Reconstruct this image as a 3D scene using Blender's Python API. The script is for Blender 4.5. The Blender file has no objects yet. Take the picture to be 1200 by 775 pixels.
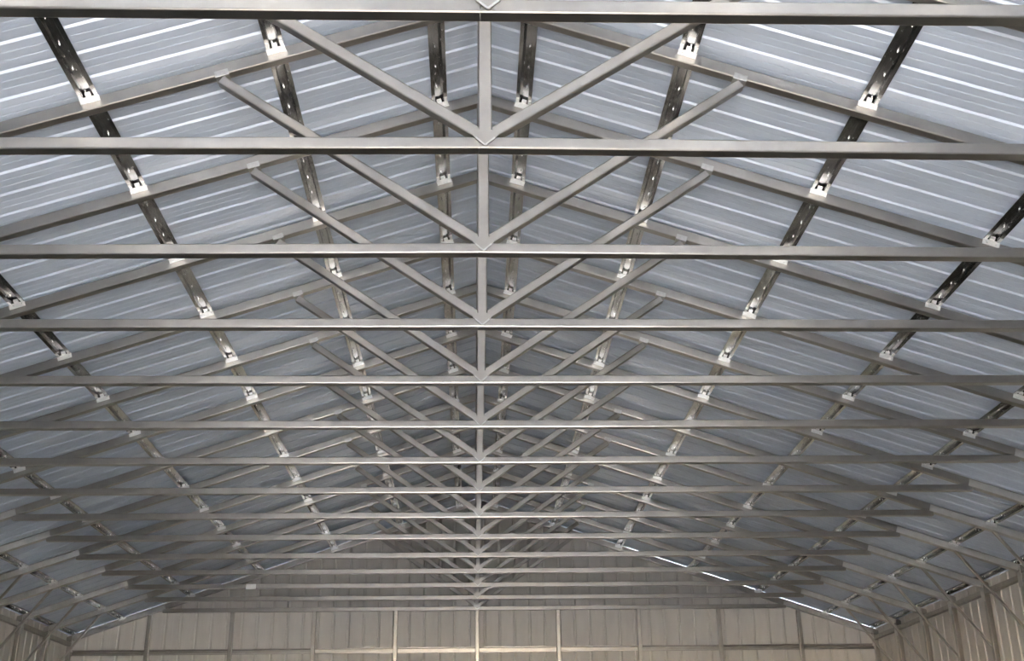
import bpy, math, random
from mathutils import Vector, Matrix

random.seed(7)
scene = bpy.context.scene
COL = scene.collection

# ------------------------------------------------------------------ camera
EYE = 1.6
F_PX = 1342.2
PITCH, YAW, ROLL = 0.3915, 0.036, -0.0134
cam_d = bpy.data.cameras.new('camera')
cam_d.sensor_fit = 'HORIZONTAL'
cam_d.sensor_width = 36.0
cam_d.lens = F_PX / 1200 * 36.0
cam_d.clip_start = 0.05
cam_d.clip_end = 500
cam = bpy.data.objects.new('camera', cam_d)
COL.objects.link(cam)
fwd = Vector((math.sin(YAW) * math.cos(PITCH), math.cos(YAW) * math.cos(PITCH), math.sin(PITCH)))
right0 = Vector((math.cos(YAW), -math.sin(YAW), 0))
up0 = right0.cross(fwd)
right = right0 * math.cos(ROLL) + up0 * math.sin(ROLL)
up = right.cross(fwd)
M = Matrix.Identity(4)
for i in range(3):
    M[i][0] = right[i]; M[i][1] = up[i]; M[i][2] = -fwd[i]
M.translation = Vector((-0.062, 0, EYE))
cam.matrix_world = M
scene.camera = cam

# ------------------------------------------------------------------ light
scene.view_settings.view_transform = 'Standard'
scene.view_settings.look = 'None'
scene.view_settings.gamma = 1
scene.view_settings.use_curve_mapping = False
scene.view_settings.exposure = 0.78

world = bpy.data.worlds.new('daylight_sky')
scene.world = world
world.use_nodes = True
wn = world.node_tree
wn.nodes.clear()
sky = wn.nodes.new('ShaderNodeTexSky')
sky.sky_type = 'NISHITA'
sky.sun_disc = False
sky.sun_elevation = math.radians(42)
sky.sun_rotation = math.radians(200)
bg = wn.nodes.new('ShaderNodeBackground')
bg.inputs['Strength'].default_value = 5.6
wo = wn.nodes.new('ShaderNodeOutputWorld')
wn.links.new(sky.outputs['Color'], bg.inputs['Color'])
wn.links.new(bg.outputs['Background'], wo.inputs['Surface'])

sun_d = bpy.data.lights.new('sun', 'SUN')
sun_d.energy = 96.0
sun_d.angle = math.radians(0.6)
sun_d.color = (1.0, 0.93, 0.84)
sun = bpy.data.objects.new('sun', sun_d)
COL.objects.link(sun)
sun.location = (-6, -20, 18)
sun.rotation_euler = Vector((-0.12, 1.0, -0.9)).to_track_quat('-Z', 'Y').to_euler()

# ------------------------------------------------------------------ dimensions (metres)
S = 1.2192                     # truss spacing
T = 0.074                      # square tube size
RH = 0.094                     # rafter depth
HAT = 0.042                    # hat channel depth
D0 = 4.246 - T / 2             # first truss
NT = 15
SL = 0.3383                    # roof slope
ANG = math.atan(SL)
CA, SA = math.cos(ANG), math.sin(ANG)
ZA = EYE + 5.224               # rafter underside at the ridge
ZC = EYE + 3.258               # collar underside
XW = 7.28                      # column line
Y_END = D0 + S * (NT - 1)      # end truss
Y_FRONT = -2.0                 # open front of the building
def TY(k): return D0 + S * k
def raf_z(x): return ZA - SL * abs(x)          # rafter underside
def top_z(x): return raf_z(x) + RH / CA        # rafter top
def roof_z(x): return raf_z(x) + (RH + HAT) / CA   # underside of the sheet

# ------------------------------------------------------------------ materials
def mat(name, rgb, metal=0.0, rough=0.5, var=0.12, scale=6.0, stretch=(1, 1, 1), rvar=0.1, bump=0.0, spec=0.5):
    m = bpy.data.materials.new(name)
    m.use_nodes = True
    nt = m.node_tree
    b = nt.nodes['Principled BSDF']
    tc = nt.nodes.new('ShaderNodeTexCoord')
    mp = nt.nodes.new('ShaderNodeMapping')
    mp.inputs['Scale'].default_value = stretch
    nt.links.new(tc.outputs['Object'], mp.inputs['Vector'])
    nz = nt.nodes.new('ShaderNodeTexNoise')
    nz.inputs['Scale'].default_value = scale
    nz.inputs['Detail'].default_value = 5
    nz.inputs['Roughness'].default_value = 0.6
    nt.links.new(mp.outputs['Vector'], nz.inputs['Vector'])
    cr = nt.nodes.new('ShaderNodeValToRGB')
    cr.color_ramp.elements[0].position = 0.3
    cr.color_ramp.elements[1].position = 0.7
    cr.color_ramp.elements[0].color = tuple(c * (1 - var) for c in rgb) + (1,)
    cr.color_ramp.elements[1].color = tuple(min(1, c * (1 + var)) for c in rgb) + (1,)
    nt.links.new(nz.outputs['Fac'], cr.inputs['Fac'])
    nt.links.new(cr.outputs['Color'], b.inputs['Base Color'])
    mr = nt.nodes.new('ShaderNodeMapRange')
    mr.inputs['From Min'].default_value = 0.3
    mr.inputs['From Max'].default_value = 0.7
    mr.inputs['To Min'].default_value = max(0.02, rough - rvar)
    mr.inputs['To Max'].default_value = min(1, rough + rvar)
    nt.links.new(nz.outputs['Fac'], mr.inputs['Value'])
    nt.links.new(mr.outputs['Result'], b.inputs['Roughness'])
    b.inputs['Metallic'].default_value = metal
    b.inputs['Specular IOR Level'].default_value = spec
    if bump:
        bp = nt.nodes.new('ShaderNodeBump')
        bp.inputs['Strength'].default_value = bump
        bp.inputs['Distance'].default_value = 0.01
        nt.links.new(nz.outputs['Fac'], bp.inputs['Height'])
        nt.links.new(bp.outputs['Normal'], b.inputs['Normal'])
    return m

M_TUBE = mat('galvanized_tube', (0.37, 0.352, 0.328), 1.0, 0.31, 0.10, 5, (1, 1, 1), 0.01)
M_SLEEVE = mat('galvanized_sleeve', (0.50, 0.49, 0.475), 0.8, 0.4, 0.15, 7)
M_HAT = mat('galvanized_hat', (0.36, 0.36, 0.36), 1.0, 0.2, 0.2, 14, (4, 1, 4), 0.08)
M_CLIP = mat('bright_clip', (0.75, 0.75, 0.74), 0.7, 0.4, 0.1, 20)
M_WELD = mat('weld_silver', (0.52, 0.52, 0.51), 0.8, 0.40, 0.12, 30, (1, 1, 1), 0.1, 0.3)
M_ROOF = mat('roof_sheet', (0.53, 0.59, 0.69), 0.15, 0.38, 0.06, 1.3, (1, 3, 1), 0.06, 0.0)
M_WALL = mat('wall_sheet', (0.56, 0.535, 0.50), 0.0, 0.65, 0.08, 1.5, (3, 3, 0.6), 0.1, 0.0, 0.2)
M_RAIL = mat('rail_steel', (0.36, 0.34, 0.31), 0.9, 0.45, 0.2, 8)
M_FLOOR = mat('concrete', (0.07, 0.063, 0.055), 0.0, 0.8, 0.15, 1.2, (1, 1, 1), 0.1, 0.1)
M_GROUND = mat('pale_gravel', (0.42, 0.39, 0.34), 0.0, 0.9, 0.2, 3.0, (1, 1, 1), 0.05, 0.3)
M_SCREW = mat('zinc_screw', (0.75, 0.75, 0.74), 1.0, 0.25, 0.1, 20)
M_TAG = mat('white_paper', (0.95, 0.94, 0.90), 0.0, 0.6, 0.04, 20)

# ------------------------------------------------------------------ mesh helpers
class MB:
    def __init__(self):
        self.v = []; self.f = []
    def sweep(self, ring0, ring1, cap=True, close=True):
        n = len(ring0); b = len(self.v)
        self.v += [tuple(p) for p in ring0] + [tuple(p) for p in ring1]
        for i in range(n if close else n - 1):
            j = (i + 1) % n
            self.f.append((b + i, b + j, b + n + j, b + n + i))
        if cap:
            self.f.append(tuple(b + i for i in reversed(range(n))))
            self.f.append(tuple(b + n + i for i in range(n)))
    def tube(self, p0, p1, w, h, side=(0, 1, 0), ch=0.010, miter0=None, miter1=None):
        """chamfered rectangular tube; w along 'side', h along the other normal.
        miter: plane normal cutting that end"""
        p0 = Vector(p0); p1 = Vector(p1)
        d = (p1 - p0).normalized()
        s = Vector(side); s = (s - d * s.dot(d)).normalized()
        u = s.cross(d)
        pr = []
        a, b = w / 2, h / 2
        for (sx, sy, t0) in ((1, -1, -90), (1, 1, 0), (-1, 1, 90), (-1, -1, 180)):
            for q in range(4):
                t = math.radians(t0 + 30 * q)
                x = sx * (a - ch) + ch * math.cos(t); y = sy * (b - ch) + ch * math.sin(t)
                pr.append(s * x + u * y)
        def end(p, nrm):
            out = []
            for q in pr:
                if nrm is None: out.append(p + q)
                else:
                    nv = Vector(nrm); t = -(q.dot(nv)) / d.dot(nv)
                    out.append(p + q + d * t)
            return out
        self.sweep(end(p0, miter0), end(p1, miter1))
    def box(self, lo, hi):
        x0, y0, z0 = lo; x1, y1, z1 = hi
        self.sweep([(x0, y0, z0), (x1, y0, z0), (x1, y1, z0), (x0, y1, z0)],
                   [(x0, y0, z1), (x1, y0, z1), (x1, y1, z1), (x0, y1, z1)])
    def mesh(self, name):
        me = bpy.data.meshes.new(name)
        me.from_pydata(self.v, [], self.f)
        me.update()
        return me
    def build(self, name, m, parent=None, loc=None):
        return link(name, self.mesh(name), m, parent, loc)

def link(name, me, m, parent=None, loc=None):
    if not me.materials: me.materials.append(m)
    o = bpy.data.objects.new(name, me)
    COL.objects.link(o)
    if parent is not None: o.parent = parent
    if loc is not None: o.location = loc
    return o

def empty(name, loc=(0, 0, 0)):
    o = bpy.data.objects.new(name, None)
    o.empty_display_size = 0.2
    COL.objects.link(o)
    o.location = loc
    return o

def tag(o, label, cat, group=None):
    o['label'] = label; o['category'] = cat
    if group: o['group'] = group
    return o

def struct(o, label, cat):
    o['kind'] = 'structure'; o['label'] = label; o['category'] = cat
    return o

SIDE = {1: 'on the slope with the daylight gap', -1: 'on the slope without daylight gap'}
ORD = ['', 'second', 'third', 'fourth', 'fifth', 'sixth', 'seventh', 'eighth', 'ninth', 'tenth', 'eleventh',
       'twelfth', 'thirteenth', 'fourteenth', 'fifteenth']

# ------------------------------------------------------------------ the setting
o = MB(); o.box((-XW - 0.2, Y_FRONT, -0.15), (XW + 0.2, Y_END + 0.25, 0)); fl = o.build('floor', M_FLOOR)
struct(fl, 'bare concrete slab floor of the metal building', 'floor')
o = MB(); o.box((-60, -60, -0.4), (60, 70, -0.16)); gr = o.build('ground', M_GROUND)
struct(gr, 'pale gravel yard around the metal building', 'ground')

# roof: ribbed sheets running from ridge to eave, each a piece of the ceiling
RIB = 0.262
NR = 4
PW = RIB * NR
U_END = 7.52 / CA
def rib_profile(width, n, rib, hgt=0.014, base=0.044, top=0.018, minor=True):
    """(across, height) polyline; ribs rise outwards"""
    pts = [(0.0, 0.0)]
    for i in range(n):
        c = (i + 0.5) * rib
        if minor:
            for dx in (-0.36,):
                pts += [(c + dx * rib - 0.008, 0), (c + dx * rib, 0.003), (c + dx * rib + 0.008, 0)]
        pts += [(c - base / 2, 0), (c - top / 2, hgt), (c + top / 2, hgt), (c + base / 2, 0)]
        if minor:
            pts += [(c + 0.36 * rib - 0.008, 0), (c + 0.36 * rib, 0.003), (c + 0.36 * rib + 0.008, 0)]
    pts += [(width - 0.004, 0.0), (width, 0.0018), (width + 0.02, 0.0018)]     # lap over the next sheet
    return pts

ceiling = empty('ceiling', (0, 0, roof_z(0)))
struct(ceiling, 'ribbed bare metal roof sheets on both slopes of the building', 'ceiling')
prof = rib_profile(PW, NR, RIB)
def roof_sheet(side):
    mb = MB()
    th = 0.0012
    seg = 6
    rings = []
    for q in range(seg + 1):
        u = U_END * q / seg
        lo = [(side * (u * CA + h * SA), a, -u * SA + h * CA) for a, h in prof]
        hi = [(side * (u * CA + (h + th) * SA), a, -u * SA + (h + th) * CA) for a, h in reversed(prof)]
        rings.append(lo + hi)
    for q in range(seg):
        mb.sweep(rings[q], rings[q + 1], cap=False)
    return mb.mesh('roof_panel')
# a rib sits at k = 2.243 truss spacings
RIB0 = 4.246 + 2.243 * S - 0.005
ys = RIB0 - 0.5 * RIB
while ys > Y_FRONT - 0.1: ys -= PW
for side in (-1, 1):
    me = roof_sheet(side)
    y = ys
    while y < Y_END + 0.2 - PW * 0.2:
        p = link('roof_panel', me, M_ROOF, ceiling, (0, y, 0.0))
        y += PW
Y_ROOF_END = y
# ridge cap outside
mb = MB()
c0 = 0.045
r0 = [(-0.25, 0, -0.25 * SL + c0), (0, 0, c0), (0.25, 0, -0.25 * SL + c0), (0.25, 0, -0.25 * SL + c0 + 0.002), (0, 0, c0 + 0.002), (-0.25, 0, -0.25 * SL + c0 + 0.002)]
mb.sweep([(x, ys, z) for x, _, z in r0], [(x, Y_ROOF_END, z) for x, _, z in r0])
mb.build('ridge_cap', M_ROOF, ceiling)

# walls of vertical ribbed sheets held off the frame by hat channel girts
def wall_sheet(fn, width, n, rib, top_fn, a0):
    pr = rib_profile(width, n, rib, 0.022, 0.052, 0.022, False)
    mb = MB()
    lo, hi = [], []
    for a, h in pr: lo.append(fn(a0 + a, h, 0.0)); hi.append(fn(a0 + a, h, top_fn(a0 + a)))
    for a, h in reversed(pr): lo.append(fn(a0 + a, h + 0.0012, 0.0)); hi.append(fn(a0 + a, h + 0.0012, top_fn(a0 + a)))
    mb.sweep(lo, hi)
    return mb
WR = 0.2747
YP = Y_END + T / 2 + HAT                # inner face of the end sheets
wall_back = empty('wall_back', (0, YP, 0))
struct(wall_back, 'ribbed vertical sheet end wall with full gable', 'wall')
NPAN = 14
PWW = 4 * WR
x = -7 * PWW
for i in range(NPAN):
    a0 = -7 * PWW + i * PWW
    lim = XW + 0.08
    mb = wall_sheet(lambda a, h, z: (max(-lim, min(lim, a)), h, z), PWW, 4, WR, lambda a: roof_z(min(abs(a), lim)) - 0.003, a0)
    mb.build('wall_panel', M_WALL, wall_back)
XP = XW + T / 2 + 0.006
def side_wall(side, name, label):
    w = empty(name, (side * XP, 0, 0)); struct(w, label, 'wall')
    n = 0; y = Y_END + T / 2 + HAT
    zt = roof_z(XP) - 0.002
    me = wall_sheet(lambda a, h, z: (side * h, -a, z), PWW, 4, WR, lambda a: zt, 0.0).mesh('wall_panel')
    while y > Y_FRONT:
        link('wall_panel', me, M_WALL, w, (0, y, 0)); y -= PWW
side_wall(-1, 'wall_left', 'ribbed sheet side wall with pale warm light on it')
side_wall(1, 'wall_right', 'ribbed sheet side wall standing in dim grey shade')

# front wall: gable sheeted above a wide open doorway
DOOR_W, DOOR_H, DOOR_X = 2.6, 3.8, 0.0
wall_front = empty('wall_front', (0, Y_FRONT, 0))
struct(wall_front, 'ribbed sheet front wall around a wide open doorway', 'wall')
for i in range(NPAN):
    a0 = -7 * PWW + i * PWW
    pr = rib_profile(PWW, 4, WR, 0.022, 0.052, 0.022, False)
    mid = a0 + PWW / 2
    zb = DOOR_H if abs(mid - DOOR_X) < DOOR_W else 0.0
    lim = XW + 0.08
    lo, hi = [], []
    for th, pts in ((0, pr), (0.0012, list(reversed(pr)))):
        for a, h in pts:
            xx = max(-lim, min(lim, a0 + a))
            lo.append((xx, -h - th, zb)); hi.append((xx, -h - th, roof_z(xx)))
    mb = MB(); mb.sweep(lo, hi)
    mb.build('wall_panel', M_WALL, wall_front)

# ------------------------------------------------------------------ roof trusses
# lateral positions of the purlins, from the ridge down
PX = [0.307, 1.402, 2.620, 3.92, 5.161, 6.36, 7.16]
NODE = 1.814
KBX = 6.42
XC = (ZA - ZC - T * 0.6) / SL          # where the collar meets the rafter
def rp(side, x, off):
    """point on a rafter, off = distance above the underside, perpendicular"""
    return Vector((side * (abs(x) + off * SA), 0, raf_z(x) + off * CA))

CAMBER = {1: (0.046, 0.002), 2: (0.012, -0.026), 3: (0.004, -0.012)}   # (centre, ends) rise of the collar
def truss_meshes(cz, ez):
    L = []
    # rafters meet on the ridge plane
    for s in (-1, 1):
        mb = MB()
        a = Vector((0, 0, ZA + RH / 2 / CA)); b = rp(s, 7.36, RH / 2)
        mb.tube(a, b, T, RH, miter0=(1, 0, 0), miter1=(1, 0, 0))
        L.append(('rafter', mb.mesh('rafter'), M_TUBE, None))
        mb = MB()                                   # heavier lower length of the rafter
        a = rp(s, XC - 0.05, RH / 2 - 0.008); b = rp(s, 7.2, RH / 2 - 0.008)
        mb.tube(a, b, T + 0.016, RH - 0.010)
        L.append(('rafter_sleeve', mb.mesh('rafter_sleeve'), M_SLEEVE, 'lighter sleeve around the lower rafter'))
    # collar tie: two lengths butting at the king post
    zc = ZC + T / 2
    mb = MB()
    mb.tube((-XC, 0, zc + ez), (-0.035, 0, zc + cz), T, T, miter1=(1, 0, 0))
    mb.tube((-0.033, 0, zc + cz), (XC, 0, zc + ez), T, T, miter0=(1, 0, 0))
    L.append(('collar_tie', mb.mesh('collar_tie'), M_TUBE, None))
    mb = MB(); mb.tube((0, 0, ZC + T + cz), (0, 0, ZA + 0.012), T, T)
    L.append(('king_post', mb.mesh('king_post'), M_TUBE, None))
    for s in (-1, 1):
        a = Vector((s * 0.05, 0, ZC + T + cz + 0.035)); b = rp(s, NODE, -0.004) + Vector((-s * 0.03, 0, -0.02))
        mb = MB(); mb.tube(a, b, T * 0.92, T * 0.92)
        L.append(('web_brace', mb.mesh('web_brace'), M_TUBE, None))
        # weld patch where the web meets the rafter
        mb = MB(); c = rp(s, NODE - 0.02, 0.0)
        mb.tube(c + Vector((-s * 0.055, 0, 0.055 * SL + 0.012)), c + Vector((s * 0.035, 0, -0.035 * SL + 0.012)), T + 0.006, 0.050, ch=0.003)
        L.append(('weld_patch', mb.mesh('weld_patch'), M_WELD, 'bright silver weld patch'))
    # gusset plate on the king post foot with its bright chevron edge
    mb = MB(); yf = -T / 2 - 0.001
    z0 = ZC + cz
    q = [(0, z0 + 0.014), (0.07, z0 + 0.078), (0.05, z0 + 0.115), (-0.05, z0 + 0.115), (-0.07, z0 + 0.078)]
    mb.sweep([(x, yf, z) for x, z in q], [(x, yf - 0.004, z) for x, z in q])
    L.append(('gusset_plate', mb.mesh('gusset_plate'), M_TUBE, None))
    mb = MB()
    for s in (-1, 1):
        mb.tube((0, yf - 0.006, z0 + 0.014), (s * 0.052, yf - 0.006, z0 + 0.062), 0.008, 0.011, ch=0.002)
    L.append(('weld_bead', mb.mesh('weld_bead'), M_WELD, 'bright V shaped weld'))
    return L
# purlin clip: bent strap on the near face of the rafter with an ear into the channel
def clip_mesh(s):
    mb = MB()
    d = Vector((s * CA, 0, -SA)); n = Vector((s * SA, 0, CA))
    def bx(u0, u1, y0, y1, n0, n1):
        r = lambda y: [d * u0 + n * n0 + Vector((0, y, 0)), d * u1 + n * n0 + Vector((0, y, 0)), d * u1 + n * n1 + Vector((0, y, 0)), d * u0 + n * n1 + Vector((0, y, 0))]
        mb.sweep(r(y0), r(y1))
    bx(-0.066, 0.066, -T / 2 - 0.008, -T / 2 - 0.001, RH - 0.045, RH + 0.003)
    bx(-0.062, -0.040, -T / 2 - 0.075, -T / 2 - 0.001, RH - 0.006, RH - 0.001)
    bx(0.040, 0.062, -T / 2 - 0.075, -T / 2 - 0.001, RH - 0.006, RH - 0.001)
    bx(-0.018, 0.018, -T / 2 - 0.030, -T / 2 - 0.001, RH, RH + 0.026)
    for u in (-0.035, 0.035):
        bx(u - 0.008, u + 0.008, -T / 2 - 0.016, -T / 2 - 0.008, RH - 0.030, RH - 0.014)
    return mb.mesh('purlin_clip')
CL = {s: clip_mesh(s) for s in (-1, 1)}
base_meshes = truss_meshes(0, 0)
for k in range(NT):
    t = empty('roof_truss', (0, TY(k), 0))
    n = NT - 1 - k
    if n == 0: lab = 'galvanized steel roof truss standing against the ribbed end wall'
    else: lab = 'galvanized steel roof truss, %s one out from the end wall' % ('first' if n == 1 else ORD[n - 1])
    tag(t, lab, 'truss', 'row of welded roof trusses')
    ml = truss_meshes(*CAMBER[k]) if k in CAMBER else base_meshes
    for nm, me, m, lb in ml:
        p = link(nm, me, m, t)
        if lb: p['label'] = lb
    for s in (-1, 1):
        for x in PX[:6]:
            c = link('purlin_clip', CL[s], M_CLIP, t, (s * x, 0, raf_z(x)))
            c['label'] = 'bright bolted purlin clip'
    if k == 12:
        mb = MB(); mb.box((-3.74, -T / 2 - 0.004, ZC - 0.015), (-3.58, -T / 2 - 0.001, ZC + T - 0.004))
        p = mb.build('sticker', M_TAG, t); p['label'] = 'white paper sticker'

# ------------------------------------------------------------------ purlins
def hat_profile(w=0.128, crown=0.052, foot=0.062, h=HAT, th=0.0022):
    a = [(-w / 2, 0.006), (-w / 2, 0), (-foot / 2 - 0.004, 0), (-crown / 2, h - th), (crown / 2, h - th), (foot / 2 + 0.004, 0), (w / 2, 0), (w / 2, 0.006)]
    b = [(w / 2 - th, 0.006), (w / 2 - th, th), (foot / 2 + th + 0.003, th), (crown / 2 + th, h), (-crown / 2 - th, h), (-foot / 2 - th - 0.003, th), (-w / 2 + th, th), (-w / 2 + th, 0.006)]
    return a + b
Y0P, Y1P = Y_FRONT + 0.1, Y_END + T / 2 + 0.02
for s in (-1, 1):
    d = Vector((s * CA, 0, -SA)); nn = Vector((s * SA, 0, CA))
    for i, x in enumerate(PX):
        w_ = 0.128 if i < 6 else 0.10
        root = Vector((s * x, 0, raf_z(x))) + nn * (RH + 0.0005)
        mb = MB()
        pf = hat_profile(w_)
        r = [d * a + nn * h for a, h in pf]
        mb.sweep([v + Vector((0, Y0P, 0)) for v in r], [v + Vector((0, Y1P, 0)) for v in r])
        # joints with the ridge as origin
        pu = mb.build('purlin', M_HAT, None, tuple(root))
        nm = 'nearest the ridge' if i == 0 else ('at the eave' if i == 6 else '%s down from the ridge' % ORD[i])
        tag(pu, 'hat channel purlin %s, %s' % (nm, SIDE[s]), 'purlin', 'hat channel purlins running along the roof')
        sc = MB()                                  # tips of the roofing screws inside the channel
        y = RIB0 - 30 * RIB + RIB / 2
        while y < Y1P:
            if y > Y0P:
                for dy, du in ((0.0, 0.010),):
                    c = d * du + Vector((0, y + dy, 0))
                    q0 = [c + d * e + Vector((0, g, 0)) + nn * (HAT - 0.003) for e, g in ((-.005, -.005), (.005, -.005), (.005, .005), (-.005, .005))]
                    q1 = [c + d * e + Vector((0, g, 0)) + nn * (HAT - 0.024) for e, g in ((-.002, -.002), (.002, -.002), (.002, .002), (-.002, .002))]
                    sc.sweep(q0, q1)
            y += RIB
        so = sc.build('screw_tips', M_SCREW, pu); so['kind'] = 'stuff'

# ------------------------------------------------------------------ side frames
ZR = raf_z(XW)                               # header top
RAIL = 0.075
for s in (-1, 1):
    mb = MB(); mb.tube((0, Y_FRONT + 0.05, 0), (0, Y_END + T / 2, 0), T, RAIL, side=(1, 0, 0))
    o = mb.build('header_rail', M_RAIL, None, (s * (XW - 0.012), 0, ZR - RAIL / 2 - 0.012))
    tag(o, 'long steel header rail topping the side wall %s' % SIDE[s], 'rail', 'header rails on the side walls')
CH = ZR - RAIL - 0.014
def column_mesh():
    mb = MB(); mb.tube((0, 0, 0.012), (0, 0, CH), T, T); return mb.mesh('post')
cm = column_mesh()
mb = MB(); mb.box((-0.09, -0.075, 0), (0.04, 0.075, 0.012)); bm_ = mb.mesh('base_plate')
def bracket(s):
    mb = MB()
    # saddle holding rafter and rail to the post
    q = [(-s * (T / 2 + 0.008), -0.16), (-s * (T / 2 + 0.008), 0.115), (-s * (T / 2 + 0.002), 0.115), (-s * (T / 2 + 0.002), -0.16)]
    mb.sweep([(x - s * 0.012, -0.055, z) for x, z in q], [(x - s * 0.012, 0.055, z) for x, z in q])
    return mb.mesh('saddle_bracket')
BR = {s: bracket(s) for s in (-1, 1)}
KB_DROP = 1.08
def brace_mesh(s):
    mb = MB()
    a = rp(s, KBX, -0.004); b = Vector((s * (XW - T / 2 - 0.014), 0, raf_z(KBX) - KB_DROP))
    mb.tube(a, b, 0.034, 0.034, ch=0.004, miter0=(s * SA, 0, CA), miter1=(1, 0, 0))
    return mb.mesh('knee_brace')
KM = {s: brace_mesh(s) for s in (-1, 1)}
for k in range(NT):
    n = NT - 1 - k
    wh = 'in the end wall corner' if n == 0 else 'at %s truss from end wall' % ('first' if n == 1 else ORD[n - 1])
    for s in (-1, 1):
        c = empty('side_column', (s * XW, TY(k), 0))
        tag(c, 'steel side wall column %s, %s' % (wh, SIDE[s]), 'column', 'side wall columns')
        link('post', cm, M_TUBE, c)
        link('base_plate', bm_ , M_RAIL, c)
        link('saddle_bracket', BR[s], M_SLEEVE, c, (0, 0, ZR - 0.02))
        if k < NT - 1:
            b = link('knee_brace', KM[s], M_TUBE, None, (0, TY(k), 0))
            tag(b, 'thin knee brace %s, %s' % (wh, SIDE[s]), 'brace', 'knee braces along the side walls')

# ------------------------------------------------------------------ end wall frame
SP = 1.475
for i in range(-4, 5):
    x = i * SP
    zt = ZC if abs(x) < XC - 0.1 else raf_z(abs(x) + T / 2)
    mb = MB(); mb.tube((0, 0, 0), (0, 0, zt - 0.002), T, T)
    o = mb.build('end_wall_post', M_TUBE, None, (x, Y_END, 0))
    a = abs(i)
    lab = ['square steel end wall post under the king posts', 'square steel end wall post next to the middle post',
           'square steel end wall post second out from the middle post', 'square steel end wall post third out from the middle post',
           'square steel end wall post closest to the side wall'][a]
    if i: lab = lab.replace('square steel end wall', 'end wall').replace('out from', 'from') + (', toward the daylight gap' if i > 0 else ', away from the daylight gap')
    tag(o, lab, 'post', 'posts of the end wall')
for zg, lb in ((4.17, 'upper'), (2.75, 'middle'), (1.35, 'lower')):
    mb = MB()
    pf = hat_profile(0.10)
    r = [Vector((0, 0, a)) + Vector((0, h, 0)) for a, h in pf]
    mb.sweep([v + Vector((-XW + T / 2, 0, 0)) for v in r], [v + Vector((XW - T / 2, 0, 0)) for v in r])
    o = mb.build('girt', M_TUBE, None, (0, Y_END + T / 2 - 0.001, zg))
    tag(o, '%s horizontal steel girt across the ribbed end wall' % lb, 'girt', 'girts of the end wall')

# unseen strip added to block light at the sheet edge everywhere but along the stretch where daylight shows
mb = MB()
for s, xa, xb in ((-1, 0.0, 7.3), (1, 0.0, 2.75)):
    mb.tube(rp(s, xa, RH + HAT) + Vector((0, 0.045, 0)), rp(s, xb, RH + HAT) + Vector((0, 0.045, 0)), 0.02, 0.05, ch=0.002)
mb.build('light_seal_strip', M_RAIL, wall_back)
for s, w in ((-1, bpy.data.objects['wall_left']), (1, bpy.data.objects['wall_right'])):  # unseen eave strips added to block light leaking in under the roof ribs
    mb = MB()
    x0 = XP + 0.026
    r = [(x0 - XP, roof_z(x0) - 0.07), (x0 - XP + 0.02, roof_z(x0) - 0.07), (x0 - XP + 0.02, roof_z(x0) + 0.016), (x0 - XP, roof_z(x0) + 0.022)]
    mb.sweep([(s * a, Y_FRONT, z) for a, z in r], [(s * a, YP + 0.03, z) for a, z in r])
    mb.build('light_seal_strip', M_RAIL, w)
